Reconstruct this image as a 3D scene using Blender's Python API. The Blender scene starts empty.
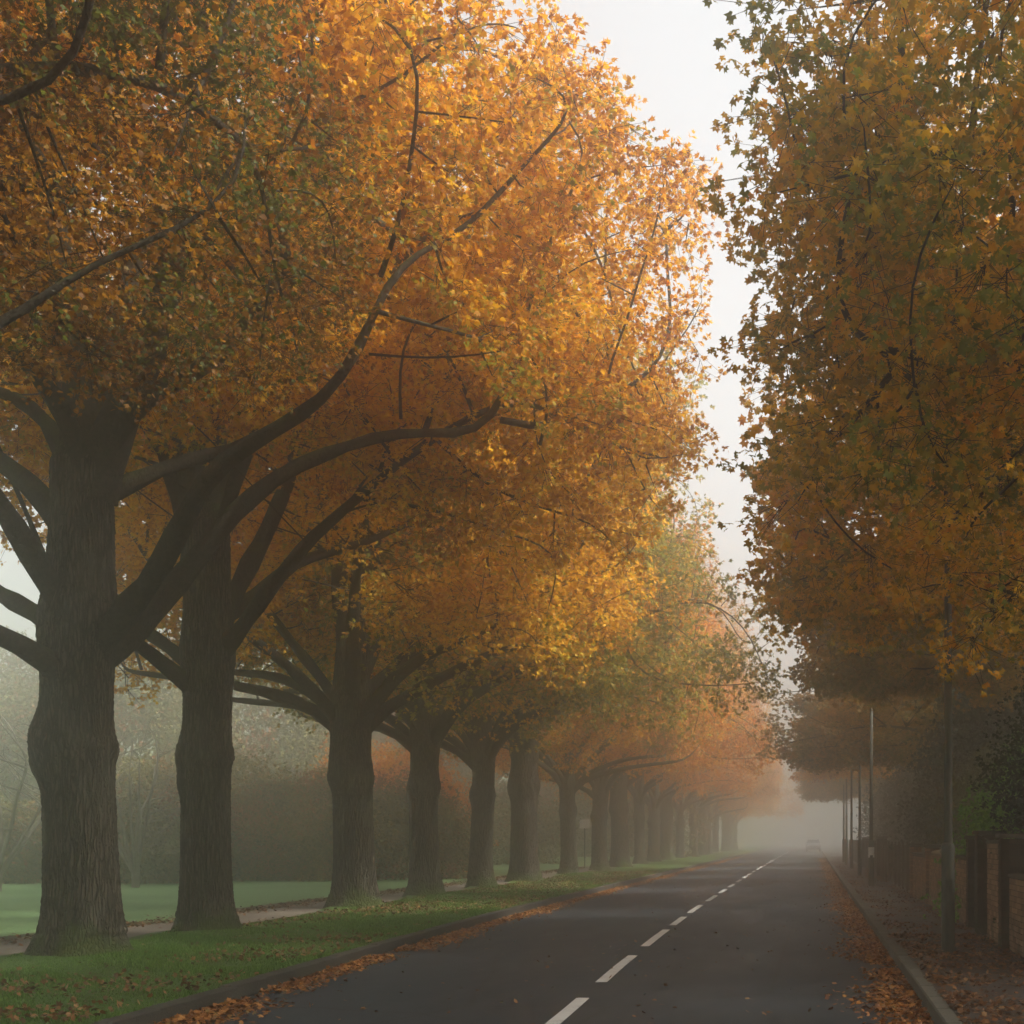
import bpy, math, random
import numpy as np
from mathutils import Vector, Matrix
PI = math.pi
sc = bpy.context.scene
C = sc.collection
VX, VY, F, CAMZ = 812.0, 838.0, 1400.0, 1.6
GZ = 0.12                                   # verge / pavement height above the carriageway

def interp(x, xs, ys): return float(np.interp(x, xs, ys))
def left_kerb(y):  return np.interp(y, [8, 13, 17, 23, 30, 42, 77, 200], [-5.45, -5.70, -5.92, -6.15, -6.28, -6.38, -6.40, -6.4])
def right_kerb(y): return np.interp(y, [8, 13, 22, 45, 100, 200], [1.05, 1.07, 1.06, 1.04, 1.08, 1.2])
def centre(y):     return np.interp(y, [8, 13, 17.2, 22.4, 31, 64, 118, 200], [-2.1, -2.23, -2.37, -2.48, -2.60, -2.75, -2.75, -2.7])

# ------------------------------------------------------------------ materials
def nt(name):
    m = bpy.data.materials.new(name); m.use_nodes = True
    n = m.node_tree; n.nodes.clear()
    out = n.nodes.new('ShaderNodeOutputMaterial')
    return m, n, out
def N(n, typ, **kw):
    nd = n.nodes.new(typ)
    for k, v in kw.items():
        if k.startswith('i_'):
            nd.inputs[k[2:].replace('_', ' ')].default_value = v
        else: setattr(nd, k, v)
    return nd
def ramp(n, stops, fac, interp='LINEAR'):
    r = n.nodes.new('ShaderNodeValToRGB'); r.color_ramp.interpolation = interp
    e = r.color_ramp.elements
    while len(e) > 1: e.remove(e[-1])
    e[0].position = stops[0][0]; e[0].color = (*stops[0][1], 1)
    for p, c in stops[1:]:
        k = e.new(p); k.color = (*c, 1)
    n.links.new(fac, r.inputs[0]); return r.outputs[0]
def mix(n, fac, a, b, mode='MIX'):
    m = n.nodes.new('ShaderNodeMix'); m.data_type = 'RGBA'; m.blend_type = mode
    for s, v in ((m.inputs[0], fac), (m.inputs[6], a), (m.inputs[7], b)):
        if isinstance(v, (int, float)): s.default_value = v
        elif isinstance(v, tuple): s.default_value = (*v, 1)
        else: n.links.new(v, s)
    return m.outputs[2]
def noise(n, vec, scale, detail=3, rough=.55):
    t = n.nodes.new('ShaderNodeTexNoise'); t.inputs['Scale'].default_value = scale
    t.inputs['Detail'].default_value = detail; t.inputs['Roughness'].default_value = rough
    if vec is not None: n.links.new(vec, t.inputs['Vector'])
    return t.outputs[0]
def mapping(n, vec, scale=(1, 1, 1), rot=(0, 0, 0)):
    m = n.nodes.new('ShaderNodeMapping'); m.inputs['Scale'].default_value = scale; m.inputs['Rotation'].default_value = rot
    n.links.new(vec, m.inputs['Vector']); return m.outputs[0]
def pos(n): return n.nodes.new('ShaderNodeNewGeometry').outputs['Position']
def objc(n): return n.nodes.new('ShaderNodeTexCoord').outputs['Object']
def pbsdf(n, out, col, rough=.8, bump=None, bstr=.3, bdist=.02, spec=.3, metal=0):
    p = n.nodes.new('ShaderNodeBsdfPrincipled')
    if isinstance(col, tuple): p.inputs['Base Color'].default_value = (*col, 1)
    else: n.links.new(col, p.inputs['Base Color'])
    if isinstance(rough, (int, float)): p.inputs['Roughness'].default_value = rough
    else: n.links.new(rough, p.inputs['Roughness'])
    p.inputs['Specular IOR Level'].default_value = spec; p.inputs['Metallic'].default_value = metal
    if bump is not None:
        b = n.nodes.new('ShaderNodeBump'); b.inputs['Strength'].default_value = bstr; b.inputs['Distance'].default_value = bdist
        n.links.new(bump, b.inputs['Height']); n.links.new(b.outputs[0], p.inputs['Normal'])
    n.links.new(p.outputs[0], out.inputs[0]); return p
def math_(n, op, a, b=None):
    m = n.nodes.new('ShaderNodeMath'); m.operation = op
    for i, v in enumerate((a, b)):
        if v is None: continue
        if isinstance(v, (int, float)): m.inputs[i].default_value = v
        else: n.links.new(v, m.inputs[i])
    return m.outputs[0]

def leaf_mat(name, stops, patch=None, trans=.5, pscale=.35, rough=.55):
    """leaf colour: a ramp over a per-leaf random number blended with a slow noise; patch = other colour in big clumps"""
    m, n, out = nt(name)
    g = n.nodes.new('ShaderNodeNewGeometry')
    nz = noise(n, g.outputs['Position'], pscale * 3.2, 2)
    f = math_(n, 'ADD', math_(n, 'MULTIPLY', g.outputs['Random Per Island'], .62), math_(n, 'MULTIPLY', math_(n, 'SUBTRACT', nz, .5), 1.5))
    f = math_(n, 'ADD', f, .19)
    col = ramp(n, stops, f)
    if patch:
        pn = noise(n, g.outputs['Position'], pscale, 3)
        pf = math_(n, 'ADD', pn, math_(n, 'MULTIPLY', math_(n, 'SUBTRACT', g.outputs['Random Per Island'], .5), .25))
        k = ramp(n, [(patch[1], (0, 0, 0)), (patch[1] + .1, (1, 1, 1))], pf)
        col = mix(n, k, col, patch[0])
    d = n.nodes.new('ShaderNodeBsdfPrincipled'); d.inputs['Roughness'].default_value = rough; d.inputs['Specular IOR Level'].default_value = .25
    t = n.nodes.new('ShaderNodeBsdfTranslucent')
    n.links.new(col, d.inputs['Base Color']); n.links.new(mix(n, 1.0, col, (1.0, .93, .75), 'MULTIPLY'), t.inputs[0])
    s = n.nodes.new('ShaderNodeMixShader'); s.inputs[0].default_value = trans
    n.links.new(d.outputs[0], s.inputs[1]); n.links.new(t.outputs[0], s.inputs[2]); n.links.new(s.outputs[0], out.inputs[0])
    return m

M = {}
M['leaf_orange'] = leaf_mat('orange_leaves', [(0, (.26, .08, .006)), (.25, (.54, .21, .008)), (.5, (.78, .37, .010)), (.75, (.86, .50, .018)), (1, (.50, .38, .03))], ((.30, .28, .025), .56))
M['leaf_gold'] = leaf_mat('golden_leaves', [(0, (.40, .16, .008)), (.25, (.68, .32, .010)), (.5, (.86, .48, .014)), (.75, (.90, .58, .025)), (1, (.62, .48, .04))], ((.40, .36, .03), .60))
M['leaf_rust'] = leaf_mat('rust_leaves', [(0, (.32, .10, .014)), (.3, (.60, .20, .018)), (.6, (.82, .34, .024)), (1, (.80, .42, .035))], ((.80, .46, .04), .60))
M['leaf_olive'] = leaf_mat('olive_leaves', [(0, (.13, .15, .018)), (.35, (.26, .27, .028)), (.6, (.44, .36, .035)), (1, (.78, .43, .04))], ((.78, .36, .03), .55))
M['leaf_near'] = leaf_mat('near_shaded_brown_leaves', [(0, (.08, .035, .008)), (.3, (.20, .08, .009)), (.55, (.36, .16, .013)), (.8, (.50, .24, .018)), (1, (.20, .18, .025))], ((.09, .11, .016), .50), pscale=.5)  # brown oak leaves, darkened so the colour carries the near boughs' shade
M['leaf_maple'] = leaf_mat('maple_leaves', [(0, (.20, .18, .015)), (.25, (.45, .30, .018)), (.5, (.78, .45, .02)), (.75, (.88, .46, .022)), (1, (.70, .28, .02))], ((.22, .24, .025), .55), pscale=.45, trans=.54)
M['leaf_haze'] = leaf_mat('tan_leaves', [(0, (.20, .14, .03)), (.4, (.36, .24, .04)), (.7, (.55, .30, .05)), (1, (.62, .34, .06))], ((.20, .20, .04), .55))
M['evergreen'] = leaf_mat('dark_evergreen_leaves', [(0, (.010, .022, .012)), (.5, (.022, .045, .020)), (1, (.05, .075, .03))], trans=.12, rough=.35)
M['laurel'] = leaf_mat('green_laurel_leaves', [(0, (.07, .20, .02)), (.5, (.14, .38, .04)), (1, (.30, .52, .07))], trans=.35, rough=.4)
M['hedge'] = leaf_mat('hedge_leaves', [(0, (.09, .10, .04)), (.5, (.19, .19, .065)), (1, (.34, .28, .09))], ((.34, .13, .05), .56), trans=.25)
M['yellow_bush'] = leaf_mat('yellowing_bush_leaves', [(0, (.12, .12, .03)), (.5, (.25, .22, .05)), (1, (.42, .30, .07))], ((.40, .17, .05), .56), trans=.3)
M['brown_bush'] = leaf_mat('brown_bush_leaves', [(0, (.05, .06, .03)), (.5, (.11, .12, .05)), (1, (.22, .18, .07))], trans=.25)

def bark_mat():
    m, n, out = nt('oak_bark'); o = objc(n)
    wn = n.nodes.new('ShaderNodeTexNoise'); wn.inputs['Scale'].default_value = 3; n.links.new(o, wn.inputs['Vector'])
    warp = mix(n, .06, o, wn.outputs['Color'], 'ADD')
    v = n.nodes.new('ShaderNodeTexVoronoi'); v.feature = 'DISTANCE_TO_EDGE'; v.inputs['Scale'].default_value = 1
    n.links.new(mapping(n, warp, (24, 24, 2.6)), v.inputs['Vector'])
    fine = noise(n, mapping(n, o, (30, 30, 9)), 1.6, 4, .65)
    h = math_(n, 'ADD', math_(n, 'MINIMUM', math_(n, 'MULTIPLY', v.outputs['Distance'], 3.2), .8), math_(n, 'MULTIPLY', fine, .6))
    col = ramp(n, [(.2, (.014, .011, .008)), (.6, (.048, .038, .027)), (1.0, (.105, .085, .062))], math_(n, 'MULTIPLY', h, .9))
    lich = noise(n, mapping(n, o, (1.6, 1.6, .8)), 1.5, 5, .65)
    col = mix(n, ramp(n, [(.5, (0, 0, 0)), (.68, (.55, .55, .55))], lich), col, (.13, .125, .095))
    stain = noise(n, mapping(n, o, (5, 5, .5)), 1.2, 4, .6)
    col = mix(n, ramp(n, [(.52, (0, 0, 0)), (.7, (.7, .7, .7))], stain), col, (.012, .011, .009))
    zz = n.nodes.new('ShaderNodeSeparateXYZ'); n.links.new(o, zz.inputs[0])
    foot = math_(n, 'SUBTRACT', math_(n, 'ADD', noise(n, o, 2.4, 4, .6), .18), math_(n, 'MULTIPLY', zz.outputs[2], .42))
    col = mix(n, ramp(n, [(.50, (0, 0, 0)), (.72, (.8, .8, .8))], foot), col, (.05, .075, .018))
    moss = noise(n, o, 1.3, 4, .6)
    geo = n.nodes.new('ShaderNodeNewGeometry')
    sx = n.nodes.new('ShaderNodeSeparateXYZ'); n.links.new(geo.outputs['Normal'], sx.inputs[0])
    mk = math_(n, 'ADD', math_(n, 'MULTIPLY', sx.outputs[2], .30), moss)
    col = mix(n, ramp(n, [(.62, (0, 0, 0)), (.82, (.75, .75, .75))], mk), col, (.075, .095, .022))
    pbsdf(n, out, col, .92, h, .95, .028, .15)
    return m
M['bark'] = bark_mat()
def thin_bark():
    m, n, out = nt('branch_bark'); o = objc(n)
    f = noise(n, mapping(n, o, (9, 9, 9)), 2, 3)
    col = ramp(n, [(.3, (.022, .018, .012)), (.7, (.058, .048, .032))], f)
    geo = n.nodes.new('ShaderNodeNewGeometry'); sx = n.nodes.new('ShaderNodeSeparateXYZ'); n.links.new(geo.outputs['Normal'], sx.inputs[0])
    mk = math_(n, 'ADD', math_(n, 'MULTIPLY', sx.outputs[2], .22), noise(n, o, 1.7, 3))
    col = mix(n, ramp(n, [(.58, (0, 0, 0)), (.8, (.8, .8, .8))], mk), col, (.07, .085, .02))
    pbsdf(n, out, col, .9, noise(n, mapping(n, o, (14, 14, 9)), 2, 5, .7), 1.0, .06, .15); return m
M['limb'] = thin_bark()
def pale_bark():
    m, n, out = nt('pale_bark'); pbsdf(n, out, ramp(n, [(.3, (.14, .12, .09)), (.7, (.26, .23, .17))], noise(n, objc(n), 6)), .9); return m
M['pale'] = pale_bark()

def asphalt():
    m, n, out = nt('asphalt'); p = pos(n)
    big = noise(n, mapping(n, p, (.5, .12, 1)), 1.0, 4, .6)
    fine = noise(n, p, 90, 2, .7); mid = noise(n, p, 2.2, 4, .6)
    c1 = ramp(n, [(.3, (.012, .019, .026)), (.7, (.029, .040, .050))], math_(n, 'ADD', math_(n, 'MULTIPLY', big, .6), math_(n, 'MULTIPLY', mid, .4)))
    c2 = ramp(n, [(.35, (.5, .5, .5)), (.7, (1.55, 1.5, 1.45))], fine)
    col = mix(n, 1.0, c1, c2, 'MULTIPLY')
    # worn, damp wheel tracks running along the lane
    sx = n.nodes.new('ShaderNodeSeparateXYZ'); n.links.new(p, sx.inputs[0])
    w = math_(n, 'ABSOLUTE', math_(n, 'SINE', math_(n, 'MULTIPLY', math_(n, 'ADD', sx.outputs[0], .55), 2 * PI / 3.5)))
    col = mix(n, math_(n, 'MULTIPLY', w, .22), col, (.022, .023, .024))
    # transverse repairs and tar seams
    vr = n.nodes.new('ShaderNodeTexVoronoi'); vr.feature = 'DISTANCE_TO_EDGE'; vr.inputs['Scale'].default_value = .17
    wp = mix(n, .35, p, n.nodes.new('ShaderNodeTexNoise').outputs[1], 'ADD')
    n.links.new(mapping(n, wp, (1, .7, 1)), vr.inputs['Vector'])
    crack = ramp(n, [(0, (.75, .75, .75)), (.006, (0, 0, 0))], vr.outputs['Distance'])
    col = mix(n, crack, col, (.012, .012, .012))
    rough = ramp(n, [(.35, (.55,) * 3), (.65, (.78,) * 3)], big)
    pbsdf(n, out, col, rough, fine, .5, .006, .30); return m
M['asphalt'] = asphalt()
def pavement():
    m, n, out = nt('pavement_asphalt'); p = pos(n)
    fine = noise(n, p, 70, 2, .7); mid = noise(n, p, 1.4, 4, .6)
    br = n.nodes.new('ShaderNodeTexBrick'); br.inputs['Scale'].default_value = 5; br.inputs['Mortar Size'].default_value = .012
    br.inputs['Color1'].default_value = (.055, .045, .040, 1); br.inputs['Color2'].default_value = (.036, .032, .030, 1); br.inputs['Mortar'].default_value = (.018, .016, .014, 1)
    n.links.new(p, br.inputs['Vector'])
    c1 = ramp(n, [(.3, (.045, .045, .043)), (.7, (.085, .082, .075))], mid)
    sx = n.nodes.new('ShaderNodeSeparateXYZ'); n.links.new(p, sx.inputs[0])
    near = ramp(n, [(.205, (1, 1, 1)), (.209, (0, 0, 0))], math_(n, 'MULTIPLY', sx.outputs[1], .01))
    col = mix(n, near, c1, br.outputs['Color'])
    col = mix(n, 1.0, col, ramp(n, [(.3, (.6,) * 3), (.7, (1.35,) * 3)], fine), 'MULTIPLY')
    pbsdf(n, out, col, .75, fine, .5, .006, .3); return m
M['pavement'] = pavement()
def ground_mat(name, stops, sc1=.5, brown=None, fine=40, b=(.5, .03)):
    m, n, out = nt(name); p = pos(n)
    f = math_(n, 'ADD', math_(n, 'MULTIPLY', noise(n, p, sc1, 4, .6), .6), math_(n, 'MULTIPLY', noise(n, p, fine, 3, .7), .4))
    col = ramp(n, stops, f)
    if brown: col = mix(n, ramp(n, [(.56, (0, 0, 0)), (.7, (.8, .8, .8))], noise(n, p, brown[1], 5, .65)), col, brown[0])
    pbsdf(n, out, col, .95, noise(n, p, fine, 3, .7), b[0], b[1], .1); return m
M['verge'] = ground_mat('verge_soil_and_grass', [(.3, (.035, .065, .015)), (.7, (.08, .15, .032))], .6, ((.06, .045, .022), 1.1))
M['field'] = ground_mat('meadow_turf', [(.3, (.12, .22, .08)), (.7, (.23, .36, .15))], .22, None, 9, (.8, .08))
M['path'] = ground_mat('gravel_path', [(.3, (.11, .09, .072)), (.7, (.22, .185, .15))], .9, None, 60)
M['edge'] = ground_mat('leafy_path_edge', [(.3, (.045, .05, .018)), (.7, (.10, .10, .035))], 1.2, ((.16, .075, .025), 3.0))
M['garden'] = ground_mat('garden_soil', [(.3, (.018, .016, .010)), (.7, (.04, .035, .02))], .8)
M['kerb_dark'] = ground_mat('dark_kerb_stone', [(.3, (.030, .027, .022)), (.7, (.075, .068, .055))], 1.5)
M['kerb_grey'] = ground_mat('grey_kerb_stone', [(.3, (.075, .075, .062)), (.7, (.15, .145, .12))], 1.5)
M['paint'] = ground_mat('worn_road_paint', [(.28, (.22, .21, .19)), (.42, (.60, .59, .55)), (.7, (.74, .73, .68))], 3, None, 55)
def grass_mat(name, stops):
    m, n, out = nt(name); g = n.nodes.new('ShaderNodeNewGeometry')
    f = math_(n, 'ADD', math_(n, 'MULTIPLY', g.outputs['Random Per Island'], .5), math_(n, 'MULTIPLY', noise(n, g.outputs['Position'], .9, 3), .5))
    col = ramp(n, stops, f)
    d = n.nodes.new('ShaderNodeBsdfDiffuse'); t = n.nodes.new('ShaderNodeBsdfTranslucent'); s = n.nodes.new('ShaderNodeMixShader'); s.inputs[0].default_value = .35
    for q in (d, t): n.links.new(col, q.inputs[0])
    n.links.new(d.outputs[0], s.inputs[1]); n.links.new(t.outputs[0], s.inputs[2]); n.links.new(s.outputs[0], out.inputs[0]); return m
M['grass'] = grass_mat('verge_grass', [(.15, (.04, .085, .016)), (.5, (.10, .20, .035)), (.85, (.20, .30, .07))])
M['litter'] = leaf_mat('fallen_leaves_mat', [(0, (.08, .030, .012)), (.3, (.21, .075, .018)), (.6, (.38, .15, .03)), (.85, (.50, .24, .05)), (1, (.28, .2, .08))], trans=.1, pscale=1.5)
M['litter_dull'] = leaf_mat('dull_fallen_leaves', [(0, (.05, .028, .014)), (.4, (.13, .06, .022)), (.75, (.24, .10, .03)), (1, (.34, .2, .08))], trans=.1, pscale=1.5)
def brick_mat(name, a, b):
    m, n, out = nt(name); g = n.nodes.new('ShaderNodeNewGeometry')
    f = math_(n, 'ADD', math_(n, 'MULTIPLY', g.outputs['Random Per Island'], .6), math_(n, 'MULTIPLY', noise(n, g.outputs['Position'], 14, 4, .7), .4))
    col = ramp(n, [(.15, a), (.85, b)], f)
    z = n.nodes.new('ShaderNodeSeparateXYZ'); n.links.new(g.outputs['Position'], z.inputs[0])
    mo = math_(n, 'ADD', noise(n, g.outputs['Position'], 3, 4), math_(n, 'MULTIPLY', z.outputs[2], -.22))
    col = mix(n, ramp(n, [(.38, (0, 0, 0)), (.6, (.7, .7, .7))], mo), col, (.035, .05, .015))
    pbsdf(n, out, col, .9, noise(n, g.outputs['Position'], 60, 3, .7), .6, .008, .15); return m
M['brick'] = brick_mat('brown_brick', (.15, .085, .05), (.36, .22, .13))
M['brick_dark'] = brick_mat('dark_brick', (.035, .024, .017), (.085, .06, .042))
M['mortar'] = ground_mat('old_mortar', [(.3, (.035, .030, .024)), (.7, (.08, .07, .055))], 4)
M['coping'] = ground_mat('coping_stone', [(.3, (.05, .047, .035)), (.7, (.12, .11, .085))], 5)
M['rubble'] = ground_mat('rubble_stone', [(.3, (.15, .13, .10)), (.7, (.34, .29, .23))], 6)
def steel():
    m, n, out = nt('weathered_steel'); p = objc(n)
    pbsdf(n, out, ramp(n, [(.35, (.028, .032, .022)), (.65, (.070, .075, .052))], noise(n, mapping(n, p, (6, 6, 1.5)), 2, 5)), .6, noise(n, p, 50), .3, .004, .4); return m
M['steel'] = steel()
def wood():
    m, n, out = nt('old_fence_timber'); p = objc(n)
    pbsdf(n, out, ramp(n, [(.3, (.055, .046, .034)), (.7, (.13, .11, .08))], noise(n, mapping(n, p, (14, 14, 1.2)), 2, 4)), .85, noise(n, mapping(n, p, (30, 30, 2)), 2), .5, .008); return m
M['wood'] = wood()
def plain(name, c, r=.5, s=.4, metal=0):
    m, n, out = nt(name); p = pos(n)
    pbsdf(n, out, mix(n, 1.0, c, ramp(n, [(.3, (.85,) * 3), (.7, (1.1,) * 3)], noise(n, p, 5, 4)), 'MULTIPLY'), r, None, spec=s, metal=metal); return m
M['white'] = plain('white_plate', (.75, .75, .72))
M['carpaint'] = plain('grey_car_paint', (.30, .31, .32), .3, .5)
M['glass'] = plain('dark_car_glass', (.03, .035, .04), .08, .6)
M['rubber'] = plain('tyre_rubber', (.02, .02, .02), .8)
M['lens'] = plain('headlight_lens', (.7, .7, .68), .1, .6)

# ------------------------------------------------------------------ objects
def add(name, me, mat=None, parent=None, loc=(0, 0, 0), **props):
    o = bpy.data.objects.new(name, me); C.objects.link(o)
    if mat is not None and me is not None and not me.materials: me.materials.append(mat)
    o.location = loc
    if parent is not None: o.parent = parent
    for k, v in props.items(): o[k] = v
    return o
def thing(name, label, cat, loc=(0, 0, 0), rz=0, group=None):
    o = bpy.data.objects.new(name, None); C.objects.link(o); o.location = loc; o.rotation_euler = (0, 0, rz)
    o['label'] = label; o['category'] = cat
    o.empty_display_size = .3
    if group: o['group'] = group
    return o
def np_mesh(name, V, faces, k=4, smooth=False):
    """V (n,3), faces (m,k)"""
    me = bpy.data.meshes.new(name); V = np.ascontiguousarray(V, np.float32); faces = np.ascontiguousarray(faces, np.int32)
    me.vertices.add(len(V)); me.vertices.foreach_set('co', V.ravel())
    me.loops.add(faces.size); me.loops.foreach_set('vertex_index', faces.ravel())
    me.polygons.add(len(faces)); me.polygons.foreach_set('loop_start', np.arange(0, faces.size, k, dtype=np.int32))
    if smooth: me.polygons.foreach_set('use_smooth', np.ones(len(faces), bool))
    me.update(calc_edges=True); return me
def py_mesh(name, V, Fs, smooth=False):
    me = bpy.data.meshes.new(name); me.from_pydata([tuple(v) for v in V], [], Fs); me.update()
    if smooth: me.polygons.foreach_set('use_smooth', [True] * len(me.polygons))
    return me
class MB:
    def __init__(s): s.v = []; s.f = []
    def box(s, x0, x1, y0, y1, z0, z1, ch=0):
        b = len(s.v)
        if ch:      # top edges bevelled
            s.v += [(x0, y0, z0), (x1, y0, z0), (x1, y1, z0), (x0, y1, z0), (x0, y0, z1 - ch), (x1, y0, z1 - ch), (x1, y1, z1 - ch), (x0, y1, z1 - ch),
                    (x0 + ch, y0 + ch, z1), (x1 - ch, y0 + ch, z1), (x1 - ch, y1 - ch, z1), (x0 + ch, y1 - ch, z1)]
            s.f += [[b + i for i in q] for q in ((3, 2, 1, 0), (0, 1, 5, 4), (1, 2, 6, 5), (2, 3, 7, 6), (3, 0, 4, 7), (4, 5, 9, 8), (5, 6, 10, 9), (6, 7, 11, 10), (7, 4, 8, 11), (8, 9, 10, 11))]
        else:
            s.v += [(x0, y0, z0), (x1, y0, z0), (x1, y1, z0), (x0, y1, z0), (x0, y0, z1), (x1, y0, z1), (x1, y1, z1), (x0, y1, z1)]
            s.f += [[b + i for i in q] for q in ((3, 2, 1, 0), (4, 5, 6, 7), (0, 1, 5, 4), (1, 2, 6, 5), (2, 3, 7, 6), (3, 0, 4, 7))]
    def lathe(s, prof, n=20, cx=0, cy=0):
        b = len(s.v)
        for r, z in prof:
            for i in range(n): s.v.append((cx + r * math.cos(2 * PI * i / n), cy + r * math.sin(2 * PI * i / n), z))
        for j in range(len(prof) - 1):
            for i in range(n): s.f.append([b + j * n + i, b + j * n + (i + 1) % n, b + (j + 1) * n + (i + 1) % n, b + (j + 1) * n + i])
        s.f.append([b + (len(prof) - 1) * n + i for i in range(n)])
    def mesh(s, name, smooth=False): return py_mesh(name, s.v, s.f, smooth)

# ------------------------------------------------------------------ leaves
def template(kind):
    """leaf outline in its own plane: x across, y along, z cupping"""
    if kind == 'maple':
        V = [(0, .32, 0)]; Fq = []
        tips = [(-62 * 1.9, .50), (-50, .72), (0, 1.0 - .32), (50, .72), (62 * 1.9, .50)]
        V = [(0, .30, .03)]
        for a, l in tips:
            t = math.radians(a); V.append((math.sin(t) * l, .30 + math.cos(t) * l, -.10))
        for a, l in ((-150, .36), (-84, .37), (-25, .42), (25, .42), (84, .37), (150, .36)):
            t = math.radians(a); V.append((math.sin(t) * l, .30 + math.cos(t) * l, .02))
        for i in range(5): Fq.append((0, 6 + i + 1, 1 + i, 6 + i))
        return np.array(V), np.array(Fq)
    if kind == 'oak':
        V = [(0, .05, 0), (.11, .58, .02), (0, 1.0, -.12), (-.11, .58, .02), (.24, .15, .03), (.42, .66, -.06), (-.24, .15, .03), (-.42, .66, -.06)]
        return np.array(V, float), np.array([(0, 1, 2, 3), (0, 4, 5, 1), (0, 3, 7, 6)])
    V = [(0, 0, 0), (.34, .5, .03), (0, 1, -.08), (-.34, .5, .03)]
    return np.array(V, float), np.array([(0, 1, 2, 3)])

def nrm(a): return a / np.maximum(np.linalg.norm(a, axis=1, keepdims=True), 1e-9)
def leaves_from(name, P, axis, normal, size, kind, width=1.0):
    T, Fq = template(kind); n = len(P)
    a = nrm(axis); nn = nrm(normal - (normal * a).sum(1)[:, None] * a); s = np.cross(a, nn)
    V = (P[:, None, :] + size[:, None, None] * (T[None, :, 0:1] * width * s[:, None, :] + T[None, :, 1:2] * a[:, None, :] + T[None, :, 2:3] * nn[:, None, :]))
    faces = (Fq[None] + (np.arange(n) * len(T))[:, None, None]).reshape(-1, 4)
    return np_mesh(name, V.reshape(-1, 3), faces)
def rosettes(name, rng, centres, per, spread, k, size, kind, flat=.8, droop=.25, width=1.0, origin=None):
    """clusters of rosettes of leaves round the given centres; returns mesh and rosette points"""
    n = len(centres)
    off = rng.normal(size=(n, per, 3)) * spread; off[:, :, 2] *= flat
    lim = np.linalg.norm(off, axis=2, keepdims=True); off *= np.minimum(1, 2.0 * spread / np.maximum(lim, 1e-6))
    R = (centres[:, None, :] + off).reshape(-1, 3); D = nrm(off.reshape(-1, 3) + rng.normal(size=(n * per, 3)) * spread * .4)
    m = len(R)
    perp = rng.normal(size=(m, k, 3)); D2 = np.repeat(D[:, None, :], k, 1)
    ax = (perp * .85 + D2 * .7); ax[:, :, 2] -= droop
    ax = ax.reshape(-1, 3)
    P = np.repeat(R, k, 0) + rng.normal(size=(m * k, 3)) * spread * .10
    nor = rng.normal(size=(m * k, 3)) * .55; nor[:, 2] += .8
    sz = size * rng.uniform(.65, 1.2, m * k)
    return leaves_from(name, P, ax, nor, sz, kind, width), R

# ------------------------------------------------------------------ tree skeletons
def vnoise(P, seed, f=1.0):
    r = np.random.default_rng(seed); o = np.zeros(len(P))
    for i in range(6):
        d = r.normal(size=3); d /= np.linalg.norm(d); o += np.sin(P @ d * f * (1 + .35 * i) + r.uniform(0, 6.3))
    return o / 3.0
def grow(rng, guides, attr, step=.32, infl=2.8, kill=.42, iters=70, trop=(0, 0, 0)):
    """space colonisation from guide polylines. guides: dict(pts, r0, r1). returns pos, parent, guide radius, limb id"""
    posn, par, gr, limb = [], [], [], []
    def add_poly(g, lid):
        pts = [Vector(p) for p in g['pts']]
        prev = -1
        L = sum((b - a).length for a, b in zip(pts, pts[1:])); acc = 0
        # catmull-rom resample
        P = [pts[0]] + pts + [pts[-1]]
        ids = []
        wob = Vector((rng.normal(), rng.normal(), rng.normal())) * g.get('wob', .05)
        for i in range(1, len(P) - 2):
            n = max(1, int((P[i + 1] - P[i]).length / step))
            for k in range(n):
                t = k / n
                a, b, c, d = P[i - 1], P[i], P[i + 1], P[i + 2]
                q = .5 * ((2 * b) + (c - a) * t + (2 * a - 5 * b + 4 * c - d) * t * t + (3 * b - a - 3 * c + d) * t ** 3)
                ids.append(q)
        ids.append(pts[-1])
        for j, q in enumerate(ids):
            u = j / max(1, len(ids) - 1)
            jit = Vector(rng.normal(size=3)) * g.get('wob', .05) * (0 if j == 0 else 1)
            posn.append(tuple(q + jit)); par.append(prev); gr.append(g['r0'] * (1 - u) + g['r1'] * u); limb.append(lid)
            prev = len(posn) - 1
    for i, g in enumerate(guides):
        add_poly(g, i)
    posn = [np.array(p) for p in posn]
    A = attr.copy(); PN = np.array(posn)
    D = np.linalg.norm(A[:, None] - PN[None], axis=2); near = D.argmin(1); dist = D.min(1)
    alive = np.ones(len(A), bool); lastdir = {}
    trop = np.array(trop)
    for it in range(iters):
        alive &= dist > kill
        act = alive & (dist < infl)
        if not act.any(): break
        idx = np.nonzero(act)[0]; src = near[idx]
        vec = nrm(A[idx] - np.array(posn)[src])
        us, inv = np.unique(src, return_inverse=True)
        acc = np.zeros((len(us), 3)); np.add.at(acc, inv, vec)
        acc = nrm(acc + rng.normal(size=acc.shape) * .12)
        new = []
        for s, d in zip(us, acc):
            d = d + trop
            if s in lastdir and float(np.dot(lastdir[s], d)) > .985: 
                d = d + rng.normal(size=3) * .5
            d = d / np.linalg.norm(d); lastdir[s] = d
            p = posn[s] + d * step
            posn.append(p); par.append(int(s)); gr.append(0); limb.append(limb[s]); new.append(len(posn) - 1)
        NP = np.array([posn[i] for i in new])
        d2 = np.linalg.norm(A[:, None] - NP[None], axis=2); k = d2.argmin(1); m = d2[np.arange(len(A)), k]
        better = m < dist; dist[better] = m[better]; near[better] = np.array(new)[k[better]]
        if len(posn) > 9000: break
    reached = dist < 1.0
    return np.array(posn), np.array(par), np.array(gr), np.array(limb), near, reached
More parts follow.
